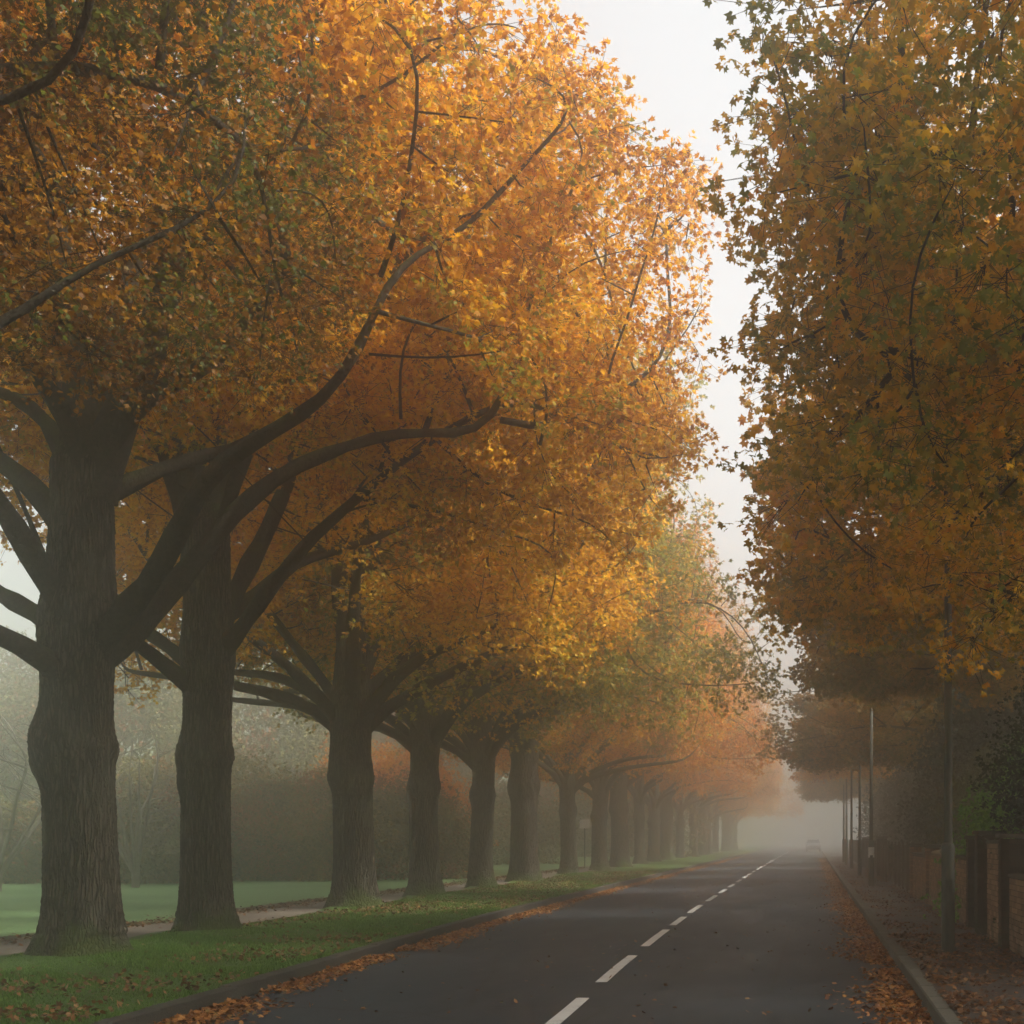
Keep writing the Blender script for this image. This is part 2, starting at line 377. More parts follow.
def radii(par, gr, tip=.011, ex=2.35):
    n = len(par); acc = np.zeros(n)
    kids = np.zeros(n, int)
    for i in range(n):
        if par[i] >= 0: kids[par[i]] += 1
    r = np.zeros(n)
    for i in range(n - 1, -1, -1):
        if kids[i] == 0: acc[i] = tip ** ex
        r[i] = max(acc[i] ** (1 / ex), gr[i])
        if par[i] >= 0: acc[par[i]] += acc[i]
    return r
def tubes(P, par, r, limb, lid, maxr=1.0):
    """one mesh for one limb with all its branches"""
    idx = np.nonzero(limb == lid)[0]
    kids = {}
    for i in idx:
        if par[i] >= 0: kids.setdefault(par[i], []).append(i)
    V, Fq = [], []
    roots = [i for i in idx if par[i] < 0 or limb[par[i]] != lid]
    stack = [(i, None) for i in roots]
    while stack:
        s, frm = stack.pop()
        chain = [] if frm is None else [frm]
        c = s
        while True:
            chain.append(c)
            ks = kids.get(c, [])
            if not ks: break
            ks = sorted(ks, key=lambda q: -r[q])
            for q in ks[1:]: stack.append((q, c))
            c = ks[0]
        if len(chain) < 2: continue
        pts = np.array([P[i] for i in chain], float); rr = np.array([r[i] for i in chain])
        if frm is not None: rr[0] = min(rr[0], rr[1] * 1.35)
        for _ in range(4):
            pts[1:-1] = pts[1:-1] * .5 + (pts[:-2] + pts[2:]) * .25
            rr[1:-1] = rr[1:-1] * .5 + (rr[:-2] + rr[2:]) * .25
        rr[-1] *= .5
        ns = 3 if rr[0] < .02 else 5 if rr[0] < .05 else 8 if rr[0] < .12 else 14
        T = np.gradient(pts, axis=0); T = nrm(T)
        up = np.array((.3, .2, 1.0)); up = up if abs(T[0] @ up) < .95 else np.array((1.0, 0, 0))
        u = np.cross(T[0], up); u /= np.linalg.norm(u)
        b = len(V); ang = np.linspace(0, 2 * PI, ns, endpoint=False)
        for k in range(len(pts)):
            u = u - (u @ T[k]) * T[k]; u /= max(np.linalg.norm(u), 1e-9); w = np.cross(T[k], u)
            bump = 1 + (.10 * np.sin(3 * ang + k * 1.3) * np.sin(k * .9) + .09 * np.sin(2 * ang - k * 2.1) + .07 * math.sin(k * 3.7 + s) if ns >= 8 else 0)
            ring = pts[k] + (np.cos(ang)[:, None] * u + np.sin(ang)[:, None] * w) * (rr[k] * bump)[:, None] if ns >= 8 else pts[k] + (np.cos(ang)[:, None] * u + np.sin(ang)[:, None] * w) * rr[k]
            V.extend(ring)
        for k in range(len(pts) - 1):
            for j in range(ns): Fq.append((b + k * ns + j, b + k * ns + (j + 1) % ns, b + (k + 1) * ns + (j + 1) % ns, b + (k + 1) * ns + j))
    return V, Fq
def twig_mesh(name, A, B, rad=.004):
    """thin three-sided sticks A->B"""
    d = nrm(B - A); u = nrm(np.cross(d, np.array((.31, .2, .93)))); w = np.cross(d, u); V = []
    for c, q in ((A, 1.0), (B, .5)):
        for k in range(3):
            t = 2 * PI * k / 3; V.append(c + (math.cos(t) * u + math.sin(t) * w) * rad * q)
    V = np.stack(V, 1).reshape(-1, 3); n = len(A)
    Fq = np.array([(0, 1, 4, 3), (1, 2, 5, 4), (2, 0, 3, 5)])
    return np_mesh(name, V, (Fq[None] + (np.arange(n) * 6)[:, None, None]).reshape(-1, 4))

def trunk_mesh(name, seed, r, fork, top, burl=2.5, hi=True, top_r=None, axis=((0, 0),)):
    """trunk with root flare, pollard burr ring, swelling under the fork and deep ridged bark"""
    rng = np.random.default_rng(seed)
    na, nz = (176, 260) if hi else (72, 110)
    z = np.linspace(-.25, top, nz); a = np.linspace(0, 2 * PI, na, endpoint=False)
    Z, A = np.meshgrid(z, a, indexing='ij')
    t = np.clip(Z, 0, None)
    R = r * (1 + .48 * np.exp(-t / .28) + .10 * np.exp(-t / 1.2))
    lob = sum(np.cos(k * A + rng.uniform(0, 6.3)) * w for k, w in ((3, .5), (5, .6), (4, .35), (7, .3)))
    R += r * .13 * lob * np.exp(-t / .38) + r * .03 * (np.cos(3 * A + .5 * t + rng.uniform(0, 6)) + np.cos(2 * A + 1 + .3 * t))
    R += r * .10 * np.exp(-((t - burl) / .24) ** 2) * (1.2 + np.cos(A - 2.9 + .5 * np.sin(seed)))                       # burr ring
    R += r * .05 * np.exp(-((t - burl) / .12) ** 2) * (1 + np.sin(9 * A + 5 * t + seed))
    for _ in range(7 if hi else 4):                                       # knobbly burrs
        ca, cz, s, h = rng.uniform(0, 2 * PI), burl + rng.normal() * .2, rng.uniform(.12, .24), rng.uniform(.12, .26)
        if _ == 0 and seed == 7: ca, h, s = PI * 1.02, .26, .19
        if _ == 1: ca, cz, h, s = -PI / 2 + .35 * rng.normal(), burl + 1.0, .14, .15
        dA = np.angle(np.exp(1j * (A - ca)))
        R += r * h * np.exp(-((dA * r) ** 2 + (t - cz) ** 2) / (2 * s * s))
    tr = top_r or r * .8
    base_ = r * (1 + .48 * np.exp(-t / .28) + .10 * np.exp(-t / 1.2)); lim = np.where(t > 1.3, .32, .5) * r
    R = base_ + lim * np.tanh((R - base_) / lim)
    R += r * .16 * np.exp(-((t - fork) / .45) ** 2)                        # swelling where limbs leave
    k = np.clip((t - fork) / max(.1, top - fork), 0, 1); R = R * (1 - k) + (tr * (1 + .06 * np.cos(3 * A + t))) * k
    R *= np.where(t > top - .3, .55 + .45 * np.clip((top - t) / .3, 0, 1), 1)
    x0, y0 = np.cos(A), np.sin(A)
    if True:
        rid = np.abs(np.sin(A * 19 + 1.9 * np.sin(t * 2.3 + A * 2 + seed) + 1.1 * np.sin(t * 7 + A * 5) + 1.6 * np.exp(-((t - burl) / .3) ** 2) * np.sin(A * 4 + t * 12))) ** .6
        brk = .6 + .4 * np.sin(t * 16 + 7 * np.sin(A * 9) + 3 * np.sin(A * 4))
        R += (.022 if hi else .012) * (rid - .6) * brk * (t > -.1) + .004 * rng.normal(size=R.shape)
    cx = np.interp(Z, [p[1] for p in axis], [p[0] for p in axis]) if len(axis) > 1 else 0 * Z
    cy = .03 * np.sin(Z * .8 + seed)
    cx = cx + .03 * np.sin(Z * 1.1 + seed * 2) * (Z > .3)
    V = np.stack([cx + R * x0, cy + R * y0, Z], 2).reshape(-1, 3)
    i, j = np.meshgrid(np.arange(nz - 1), np.arange(na), indexing='ij'); j2 = (j + 1) % na
    Fq = np.stack([i * na + j, i * na + j2, (i + 1) * na + j2, (i + 1) * na + j], 2).reshape(-1, 4)
    return np_mesh(name, V, Fq, smooth=True)

def ellipsoid_pts(rng, n, c, rx, ry, zu, zd, seed, gap=.15, shell=.42, freq=.9, cut=None):
    """attractors in a crown: more of them towards its surface, thinned out in clumps"""
    out = []
    got = 0
    while got < n:
        d = nrm(rng.normal(size=(n * 3, 3))); rad = shell + (1 - shell) * rng.uniform(size=(n * 3, 1)) ** .6
        lump = .96 + .22 * vnoise(d * 3.0, seed + 5, 1.3)[:, None]
        P = d * rad * lump; z = P[:, 2:3]
        P = np.concatenate([P[:, 0:1] * rx, P[:, 1:2] * ry, np.where(z > 0, z * zu, z * zd)], 1) + np.array(c)
        P = P[vnoise(P, seed, freq) > -.9 + gap * 3.0 + rng.normal(size=len(P)) * .15]
        if cut is not None: P = P[cut(P)]
        out.append(P); got += len(P)
    return np.concatenate(out)[:n]

def umbrella(P, zc, x0, zr, zl):
    """underside of a crown: high over the middle, hanging low on the road side (x > x0) and at the field-side tips"""
    x, y, z = P[:, 0], P[:, 1], P[:, 2]
    lo = np.interp(x, [-8, -6.2, -4.8, -3, x0, x0 + 1.6, 8.5], [zl, zl + .8, zc - 1.2, zc, zc, zr + .5, zr])
    lo = np.where(y > 1.5, np.minimum(lo, zc - .9), lo)
    return z > lo

def auto_guides(rng, r, fork, top, reach, nlimb=5, nlead=3, H=16):
    g = []
    a0 = rng.uniform(0, 2 * PI)
    for i in range(nlimb):
        a = a0 + 2 * PI * i / nlimb + rng.normal() * .2; z = fork + rng.uniform(-.35, .5); L = reach * rng.uniform(.55, .75)
        ca, sa = math.cos(a), math.sin(a); lift = rng.uniform(.35, .75)
        pts = [(0, 0, z - .5), (ca * r * .7, sa * r * .7, z), (ca * L * .33, sa * L * .33, z + L * lift * .42), (ca * L * .68, sa * L * .68, z + L * lift * .85), (ca * L, sa * L, z + L * lift * 1.0)]
        g.append(dict(pts=pts, r0=r * rng.uniform(.32, .42), r1=.05, wob=.05))
    for i in range(nlead):
        a = a0 + .5 + 2 * PI * i / nlead; ca, sa = math.cos(a), math.sin(a); hh = H - top; sp = rng.uniform(.9, 2.0)
        pts = [(0, 0, top - 1.2), (ca * .12, sa * .12, top - .1), (ca * sp * .5, sa * sp * .5, top + hh * .3), (ca * sp, sa * sp, top + hh * .62)]
        g.append(dict(pts=pts, r0=r * .58, r1=.07, wob=.05))
    return g

def make_tree(name, label, cat, loc, seed, trunk, guides, attr, leaf, mats, group=None, grow_kw={}, twigs=True, bark='bark'):
    rng = np.random.default_rng(seed)
    root = thing(name, label, cat, loc, 0, group)
    if trunk is not None: add('trunk', trunk, M[bark], root)
    P, par, gr, limb, near, ok = grow(rng, guides, attr, **grow_kw)
    r = radii(par, gr)
    # keep drooping tips
    for lid in range(len(guides)):
        V, Fq = tubes(P, par, r, limb, lid)
        if Fq: add('limb', np_mesh('limb', np.array(V), np.array(Fq), smooth=True), M['limb'] if bark == 'bark' else M['pale'], root)
    if leaf:
        Cn = attr[ok]; nn = P[near[ok]]
        me, R = rosettes('crown', rng, Cn, leaf['per'], leaf['spread'], leaf['k'], leaf['size'], leaf['kind'], leaf.get('flat', .7), leaf.get('droop', .25), leaf.get('width', 1))
        add('crown', me, mats, root)
        if twigs:
            mid = np.repeat(Cn, leaf['per'], 0); st = np.repeat(nn, leaf['per'], 0)
            tt = rng.uniform(.15, .95, (len(mid), 1)); hub = mid * tt + st * (1 - tt); hub[:, 2] += .12 * np.sin(tt[:, 0] * 3)
            sel = rng.uniform(size=len(R)) < leaf.get('twig', .28)
            A = np.concatenate([nn, hub[sel]]); B = np.concatenate([Cn, R[sel]])
            add('twigs', twig_mesh('twigs', A, B, leaf.get('twr', .004)), M['limb'], root, kind='stuff')
    return root
def copy_tree(src, loc, rz, scale, label, mat=None, mirror=False):
    r = src.copy(); C.objects.link(r); r.location = loc; r.rotation_euler = (0, 0, rz); r.scale = (-scale[0] if mirror else scale[0], scale[1], scale[2]); r['label'] = label
    for ch in src.children:
        c = ch.copy(); C.objects.link(c); c.parent = r
        if mat is not None and ch.name.startswith('crown'):
            c.material_slots[0].link = 'OBJECT'; c.material_slots[0].material = mat
    return r
def W(px, py, Y, base):
    """photo measurement -> metres, relative to a tree's foot"""
    return ((px - VX) * Y / F - base[0], Y - base[1], CAMZ - (py - VY) * Y / F - base[2])

OAK = dict(per=15, spread=.20, k=5, size=.092, kind='oak', width=.9)
def guide_px(base, pts, r0, r1, wob=.075):
    return dict(pts=[W(x, y, base[1] + d, base) for x, y, d in pts], r0=r0, r1=r1, wob=wob)

# ---- first oak in the frame, its limbs measured from the photograph
b1 = (-9.05, 17.3, GZ)
rng = np.random.default_rng(11)
g1 = [guide_px(b1, [(88, 660, 0), (115, 625, -.1), (150, 585, -.5), (180, 540, -.9), (208, 480, -1.2), (245, 438, -1.5), (300, 422, -1.8), (345, 385, -2.0), (368, 350, -2.1), (366, 310, -2.2), (385, 270, -2.2)], .165, .03),
      guide_px(b1, [(92, 670, 0), (125, 640, .3), (175, 580, .5), (232, 510, .8), (290, 462, 1.0), (345, 440, 1.2), (400, 425, 1.3), (450, 442, 1.4), (500, 425, 1.5), (540, 440, 1.5)], .17, .02),
      guide_px(b1, [(85, 690, 0), (50, 655, -.3), (25, 632, -.8), (-20, 620, -1.4), (-120, 590, -2.2)], .17, .05),
      guide_px(b1, [(85, 650, 0), (50, 615, .4), (0, 592, .9), (-80, 540, 1.6)], .15, .05),
      guide_px(b1, [(80, 640, 0), (45, 580, -.4), (18, 530, -.8), (-20, 470, -1.5), (-90, 420, -2.4)], .18, .05),
      guide_px(b1, [(85, 560, 0), (50, 500, .2), (20, 468, .6), (-30, 440, 1.2), (-130, 400, 2)], .17, .05),
      guide_px(b1, [(85, 530, 0), (62, 460, .3), (48, 410, .6), (30, 395, .9), (-40, 380, 1.6)], .15, .05),
      guide_px(b1, [(88, 500, 0), (72, 430, -.3), (45, 370, -.8), (10, 340, -1.4), (-50, 290, -2)], .15, .05),
      guide_px(b1, [(90, 500, 0), (78, 420, 0), (70, 340, .2), (55, 250, .5), (40, 120, .8), (45, 0, 1)], .28, .08),
      guide_px(b1, [(95, 500, 0), (105, 430, 0), (135, 370, -.2), (165, 290, -.6), (190, 180, -1), (215, 60, -1.4)], .26, .08),
      guide_px(b1, [(100, 470, 0), (125, 400, -.2), (150, 390, -.5), (190, 370, -1.0), (250, 320, -1.6), (300, 250, -2.4)], .14, .05),
      guide_px(b1, [(100, 500, 0), (135, 475, .3), (190, 455, .9), (260, 430, 1.9)], .12, .04),
      guide_px(b1, [(95, 480, 0), (100, 400, .8), (120, 300, 2.0), (180, 180, 3.0), (280, 80, 3.5)], .16, .06)]
c1 = ellipsoid_pts(rng, 3000, (.1, 0, 8.3), 7.4, 6.6, 8.4, 4.9, 3, gap=.34, cut=lambda P: umbrella(P, 8.0, 4.6, 5.3, 3.2) & (np.hypot(P[:, 0], P[:, 1]) > 1.6))
oak1 = make_tree('oak_tree', 'nearest whole oak at far left with thick trunk, lumpy burr collar and mossy limbs', 'tree', b1, 1,
                 trunk_mesh('trunk', 7, .405, 4.15, 6.4, 2.6, True, .33), g1, c1, OAK, M['leaf_orange'], 'oaks lining the grass verge')
# ---- second oak
b2 = (-9.25, 21.4, GZ)
rng = np.random.default_rng(12)
g2 = [guide_px(b2, [(208, 670, 0), (235, 640, -.2), (270, 590, -.6), (305, 553, -1), (345, 505, -1.4), (382, 480, -1.8), (430, 445, -2.2), (500, 410, -2.6)], .14, .02),
      guide_px(b2, [(210, 660, 0), (228, 610, .3), (255, 565, .6), (272, 525, .9), (288, 480, 1.2), (310, 400, 1.8), (350, 320, 2.2)], .16, .05),
      guide_px(b2, [(205, 700, 0), (178, 672, -.3), (150, 645, -.7), (128, 635, -1.2), (60, 600, -2)], .14, .05),
      guide_px(b2, [(205, 680, 0), (180, 650, .4), (140, 628, 1), (80, 560, 2)], .12, .05),
      guide_px(b2, [(205, 600, 0), (190, 480, .2), (185, 380, .5), (200, 250, .8), (240, 110, 1)], .27, .08),
      guide_px(b2, [(205, 600, 0), (205, 480, .2), (230, 380, .2), (290, 250, .3), (360, 130, 0), (430, 40, 0)], .24, .07),
      guide_px(b2, [(205, 580, 0), (222, 500, -.2), (280, 400, -.7), (360, 300, -1.2), (470, 210, -1.6), (560, 180, -1.9)], .12, .02),
      guide_px(b2, [(205, 560, 0), (225, 470, .8), (330, 380, 1.8), (450, 350, 2.6), (560, 360, 3.0), (640, 400, 3.2)], .12, .02),
      guide_px(b2, [(205, 640, 0), (240, 600, 1.0), (310, 560, 2.4), (400, 530, 3.6)], .14, .05),
      guide_px(b2, [(200, 560, 0), (170, 470, .2), (120, 380, .6), (60, 300, 1.4)], .15, .05)]
c2 = ellipsoid_pts(rng, 3200, (.2, 0, 9.2), 7.0, 6.4, 8.6, 5.7, 21, gap=.34, cut=lambda P: umbrella(P, 7.0, 2.6, 4.6, 3.6) & (np.hypot(P[:, 0], P[:, 1]) > 1.5))
oak2 = make_tree('oak_tree', 'second oak from the left, narrower straight trunk with small burr at head height', 'tree', b2, 2,
                 trunk_mesh('trunk', 8, .345, 4.3, 6.6, 2.75, True, .33), g2, c2, OAK, M['leaf_gold'], 'oaks lining the grass verge')
# ---- oak just outside the left edge whose boughs hang into the top left
b0 = (-8.9, 8.6, GZ)
rng = np.random.default_rng(13)
g0 = [guide_px(b0, [(-572, 300, 0), (-350, 250, -.2), (-150, 390, .1), (0, 345, .3), (35, 305, .4), (72, 272, .5), (95, 262, .6)], .11, .012, .03),
      guide_px(b0, [(-572, 250, 0), (-330, 180, .5), (-120, 120, .9), (-30, 98, 1.1), (20, 106, 1.2), (78, 112, 1.3)], .085, .012, .03),
      guide_px(b0, [(-572, 200, 0), (-200, 100, 1.5), (60, 60, 2.6), (190, 90, 3.2), (250, 150, 3.6), (275, 190, 3.8)], .08, .015, .03)]
g0 += auto_guides(rng, .45, 4.2, 6.5, 6.5, 4, 3, 14)
c0 = ellipsoid_pts(rng, 2300, (0, .2, 8.8), 6.7, 6.6, 7.0, 4.4, 31, gap=.32, cut=lambda P: (P[:, 2] > 5.0 + .5 * vnoise(P, 6, 1.0)) & (np.hypot(P[:, 0], P[:, 1]) > 1.6) & (P[:, 1] > -4.2))
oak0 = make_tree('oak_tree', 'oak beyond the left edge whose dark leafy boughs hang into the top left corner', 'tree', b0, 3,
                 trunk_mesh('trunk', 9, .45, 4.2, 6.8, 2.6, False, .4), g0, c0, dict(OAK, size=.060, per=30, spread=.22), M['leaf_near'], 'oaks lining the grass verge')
# ---- generic oaks for the rest of the avenue
def generic_oak(seed, r, nm, label, loc, mat, na=2300, reach=7.7, H=17.5, hi=False, per=11, size=.128):
    rng = np.random.default_rng(seed)
    fork = rng.uniform(3.8, 4.2); top = rng.uniform(5.4, 6.2)
    g = auto_guides(rng, r, fork, top, reach, 6, 3, H)
    # a low limb reaching out over the road, one to the field
    for a, lf in ((.15, .8), (-.5, .45), (2.7, .35), (3.4, .2)):
        ca, sa = math.cos(a), math.sin(a); L = reach * .72
        g.append(dict(pts=[(0, 0, fork - .7), (ca * r * .7, sa * r * .7, fork - .1), (ca * L * .3, sa * L * .3, fork + L * lf * .35), (ca * L * .65, sa * L * .65, fork + L * lf * .65), (ca * L, sa * L, fork + L * lf * .7)], r0=r * .42, r1=.05, wob=.05))
    zc = fork + 4.6
    cn = ellipsoid_pts(rng, na, (.2, 0, zc), reach, reach * .92, H - zc, zc - 2.5, seed, gap=.32, cut=lambda P: (P[:, 2] > np.interp(np.hypot(P[:, 0], P[:, 1]), [2, 4.5, 7.5], [5.9, 5.1, 3.9]) + .7 * vnoise(P, 4, .9)) & (np.hypot(P[:, 0], P[:, 1]) > 1.4))
    return make_tree(nm, label, 'tree', loc, seed, trunk_mesh('trunk', seed, r, fork, top, 2.75, hi, r * .8), g, cn,
                     dict(OAK, per=per, size=size, spread=.28, twig=.2, twr=.006), mat, 'oaks lining the grass verge', dict(step=.40, kill=.5))
oak3 = generic_oak(41, .40, 'oak_tree', 'third oak from the left, thick trunk with knobbly collar just below the fork', (-9.72, 29.6, GZ), M['leaf_gold'], 2500, 6.1, 16.0, per=18, size=.105, hi=True)
oak4 = generic_oak(42, .345, 'oak_tree', 'fourth oak from the left, greenest crown in the row, burr collar at head height', (-9.7, 35.1, GZ), M['leaf_olive'], 2700, 7.3, 15.5)
oak5 = generic_oak(43, .32, 'oak_tree', 'fifth oak from the left, slim trunk with steep limb rising toward the road', (-9.76, 41.4, GZ), M['leaf_olive'], 2400, 7.0, 15.5)
row = [47.1, 55, 64, 71.5, 80, 87.6, 95, 104.5, 113, 123, 133, 144, 156, 168, 180]
srcs = [oak3, oak5, oak4]; lm = ['leaf_rust', 'leaf_orange', 'leaf_rust', 'leaf_orange', 'leaf_rust']
names = ['sixth', 'seventh', 'eighth', 'ninth', 'tenth', 'eleventh', 'twelfth', 'thirteenth', 'fourteenth', 'fifteenth', 'sixteenth', 'seventeenth', 'eighteenth', 'nineteenth', 'twentieth', 'twenty-first', 'twenty-second']
rr = random.Random(5)
for i, Y in enumerate(row):
    fade = 'standing clear in thin mist' if i < 3 else 'paled by the mist' if i < 8 else 'almost lost in the mist'
    s = [1.06, .92, .97][i % 3] * rr.uniform(.95, 1.03)
    copy_tree(srcs[i % 3], (-9.75 + rr.uniform(-.2, .2), Y, GZ), rr.uniform(0, 2 * PI), (s, s, s * rr.uniform(.88, 1.12)), '%s oak of the avenue counted from the left, %s' % (names[i], fade), M[lm[i % 5]], mirror=bool(i % 2))

copy_tree(oak5, (-9.2, .2, GZ), 1.1, (.9, .9, .9), 'unseen oak level with the camera, added to shade the near verge')  # unseen oaks continuing the avenue, added to shade verge, road and near mist
copy_tree(oak3, (-9.2, -8.5, GZ), 2.1, (.95, .95, .95), 'unseen oak behind the camera on the verge, added to shade the foreground')
# ------------------------------------------------------------------ trees on the right, rooted in the gardens
MAPLE = dict(per=19, spread=.24, k=4, size=.076, kind='maple', width=1.0, flat=.55, droop=.45, twig=.3, twr=.004)
bR = (7.9, 12.4, .1)
rng = np.random.default_rng(51)
gR = [guide_px(bR, [(1704, 500, 0), (1300, 590, -.3), (1100, 560, -.4), (1024, 315, -.5), (960, 345, -.4), (880, 362, -.3), (820, 360, -.2)], .075, .012),
      guide_px(bR, [(1704, 300, 0), (1300, 250, .2), (1100, 160, .3), (1010, 145, .4), (930, 140, .5), (850, 180, .7)], .06, .012)]
gR += auto_guides(rng, .24, 4.0, 6.0, 6.0, 5, 3, 13)
def cutR(P):
    x = P[:, 0] + bR[0]; y = P[:, 1] + bR[1]; z = P[:, 2] + bR[2]
    sx = VX + x * F / np.maximum(y, 1)          # keeps the underside rising towards the road
    return (z > 3.35 + np.clip(.9 - x, 0, 3) * .85 + np.clip(x - 3, 0, 2) * .2) & (np.hypot(P[:, 0], P[:, 1]) > 1.4) & (y > 6.2) & (x > -.28 + np.clip(12 - y, 0, 6) * .10 + np.clip(z - 7.3, 0, 6) * .22)
cR = ellipsoid_pts(rng, 3300, (0, .6, 8.0), 8.9, 7.4, 8.0, 5.6, 52, gap=.24, shell=.5, freq=1.2, cut=cutR)
def low_edge(rng, n, base, x, y, z):
    P = np.stack([rng.uniform(*x, n), rng.uniform(*y, n), rng.uniform(*z, n)], 1)
    P = P[P[:, 2] > 4.3 + np.clip(.3 - P[:, 0], 0, 2) * .5]
    return P[vnoise(P, 77, 1.3) > -.3] - np.array(base)
cR = np.concatenate([cR, low_edge(rng, 750, bR, (-.45, 3), (10.5, 16.5), (4.0, 8.5))])
mapleA = make_tree('maple_tree', 'nearest maple filling the upper right corner with green and gold lobed leaves', 'tree', bR, 51,
                   trunk_mesh('trunk', 52, .38, 4, 6.2, 2.4, False), gR, cR, MAPLE, M['leaf_maple'], 'maples overhanging the pavement')
rng = np.random.default_rng(61)
gS = auto_guides(rng, .36, 3.8, 5.8, 7.5, 6, 3, 15)
cS = ellipsoid_pts(rng, 2500, (0, 0, 8.3), 8.8, 7.0, 7.8, 5.0, 62, gap=.26, freq=1.1, cut=lambda P: (P[:, 2] > 5.3 + .9 * vnoise(P, 4, .9)) & (np.hypot(P[:, 0], P[:, 1]) > 1.3))
cS = np.concatenate([cS, low_edge(rng, 750, (8.0, 23.5, .1), (-.7, 3), (20, 28), (5.4, 8.5))])
mapleB = make_tree('maple_tree', 'second maple on the right, thinner gold crown with sky showing through its edge', 'tree', (8.0, 23.5, .1), 61,
                   trunk_mesh('trunk', 62, .36, 3.8, 6, 2.4, False), gS, cS, dict(MAPLE, size=.110, per=14), M['leaf_maple'], 'maples overhanging the pavement', dict(step=.4, kill=.5))
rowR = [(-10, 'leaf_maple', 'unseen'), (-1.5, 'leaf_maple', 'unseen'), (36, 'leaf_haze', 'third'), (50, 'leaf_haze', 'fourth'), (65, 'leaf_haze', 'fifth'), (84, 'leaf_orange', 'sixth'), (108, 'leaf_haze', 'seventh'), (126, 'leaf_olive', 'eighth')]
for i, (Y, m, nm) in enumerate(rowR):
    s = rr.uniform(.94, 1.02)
    if Y < 5:  # unseen maples, added to shade the near road and mist
        copy_tree(mapleB, (8.4, Y, .1), .0, (.88, .88, .92), 'unseen maple behind the camera on the garden side, added to shade the foreground' if Y < 0 else 'unseen maple just behind the camera on the garden side, added for its shade'); continue
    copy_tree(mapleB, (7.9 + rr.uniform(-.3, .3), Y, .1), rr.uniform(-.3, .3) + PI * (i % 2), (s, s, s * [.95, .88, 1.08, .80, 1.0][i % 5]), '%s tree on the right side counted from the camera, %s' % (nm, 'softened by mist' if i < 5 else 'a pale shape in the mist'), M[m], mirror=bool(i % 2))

# ------------------------------------------------------------------ shrubs, hedges, bare trees
def shrub(name, label, cat, loc, seed, rx, ry, h, n, size, mat, kind='plain', per=12, group=None, z0=0.0, spread=.2, stems=6):
    rng = np.random.default_rng(seed)
    root = thing(name, label, cat, loc, 0, group)
    d = nrm(rng.normal(size=(n, 3))); d[:, 2] = np.maximum(d[:, 2], -.6)
    lump = 1 + .3 * vnoise(d * 2.5, seed, 1.6)[:, None]
    rad = (.55 + .45 * rng.uniform(size=(n, 1)) ** .5) * lump
    P = d * rad * np.array((rx, ry, h * .62)); P[:, 2] += h * .38 + z0
    P = P[P[:, 2] > z0 + .05]
    me, R = rosettes('crown', rng, P, per, spread, 4, size, kind, .9, .1)
    add('crown', me, mat, root)
    A, B = [], []
    for i in range(stems):
        q = P[rng.integers(len(P))]; a = np.array((q[0] * .12, q[1] * .12, -.15)); A.append(a); B.append(q)
    add('stem', twig_mesh('stem', np.array(A), np.array(B), .03), M['limb'], root)
    return root
shrub('holly_tree', 'dark glossy evergreen holly leaning over the brick wall at the right edge', 'tree', (4.45, 20.8, .1), 71, 1.6, 2.2, 4.1, 1400, .07, M['evergreen'], 'oak', 12, spread=.17)
shrub('laurel_shrub', 'bright green laurel shrub spilling over the wall behind the near pole', 'shrub', (4.15, 25.2, .1), 72, 1.4, 2.2, 3.2, 900, .10, M['laurel'], 'plain', 12)
shrub('brown_shrub', 'brownish twiggy shrub above the fence left of the near pole', 'shrub', (4.8, 34, .1), 73, 1.6, 3.0, 3.4, 800, .09, M['brown_bush'])
shrub('evergreen_tree', 'broad dark evergreen beside the second pole, blue grey in the mist', 'tree', (6.1, 44, .1), 74, 2.6, 4.2, 7.0, 1600, .14, M['evergreen'], 'plain', 13, spread=.32)
shrub('evergreen_shrub', 'tall dark evergreen shrub behind the bright green laurel', 'shrub', (6.6, 30, .1), 75, 2.2, 3, 4.6, 1000, .11, M['evergreen'], 'plain', 12, spread=.28)
for i, (Y, h, w, lb) in enumerate([(56, 5, 2.3, 'misty evergreen shrub behind the third pole'), (70, 5.5, 2.6, 'pale misted evergreen beyond the third pole'), (88, 6, 3, 'faint evergreen mass far down the right side')]):
    shrub('evergreen_shrub', lb, 'shrub', (6.4, Y, .1), 80 + i, w, 5, h, 800, .17, M['evergreen'], 'plain', 11, spread=.36)
# hedges along the far edge of the field
hz = [(-34, 47, 4.6, 3.0, 2.8, 'hedge', 'dark hedge shrub at the left edge of the field'), (-27.6, 46.5, 3.0, 2.4, 2.4, 'hedge', 'low dark hedge shrub between the first and second oak trunks'),
      (-22.2, 46.5, 2.9, 2.2, 2.9, 'hedge', 'hedge shrub with rusty leaves just right of the second oak trunk'), (-24.2, 50.5, 2.8, 2.4, 4.3, 'yellow_bush', 'taller orange topped bush behind the hedge, between second and third oaks'),
      (-18.6, 50, 3.1, 3, 4.0, 'yellow_bush', 'rounded yellowing bush left of the third oak trunk'), (-15.5, 52, 2.7, 2.4, 3.5, 'hedge', 'rounded shrub between the third and fourth oak trunks'), (-17.5, 58, 3.4, 3, 5.0, 'leaf_rust', 'red brown bush rising behind the rounded shrubs')]
for i, (x, y, rx, ry, h, m, lb) in enumerate(hz):
    shrub('field_shrub', lb, 'shrub', (x, y, GZ), 90 + i, rx, ry, h, 1300, .13, M[m], 'plain', 12, 'shrubs closing off the field', spread=.32)
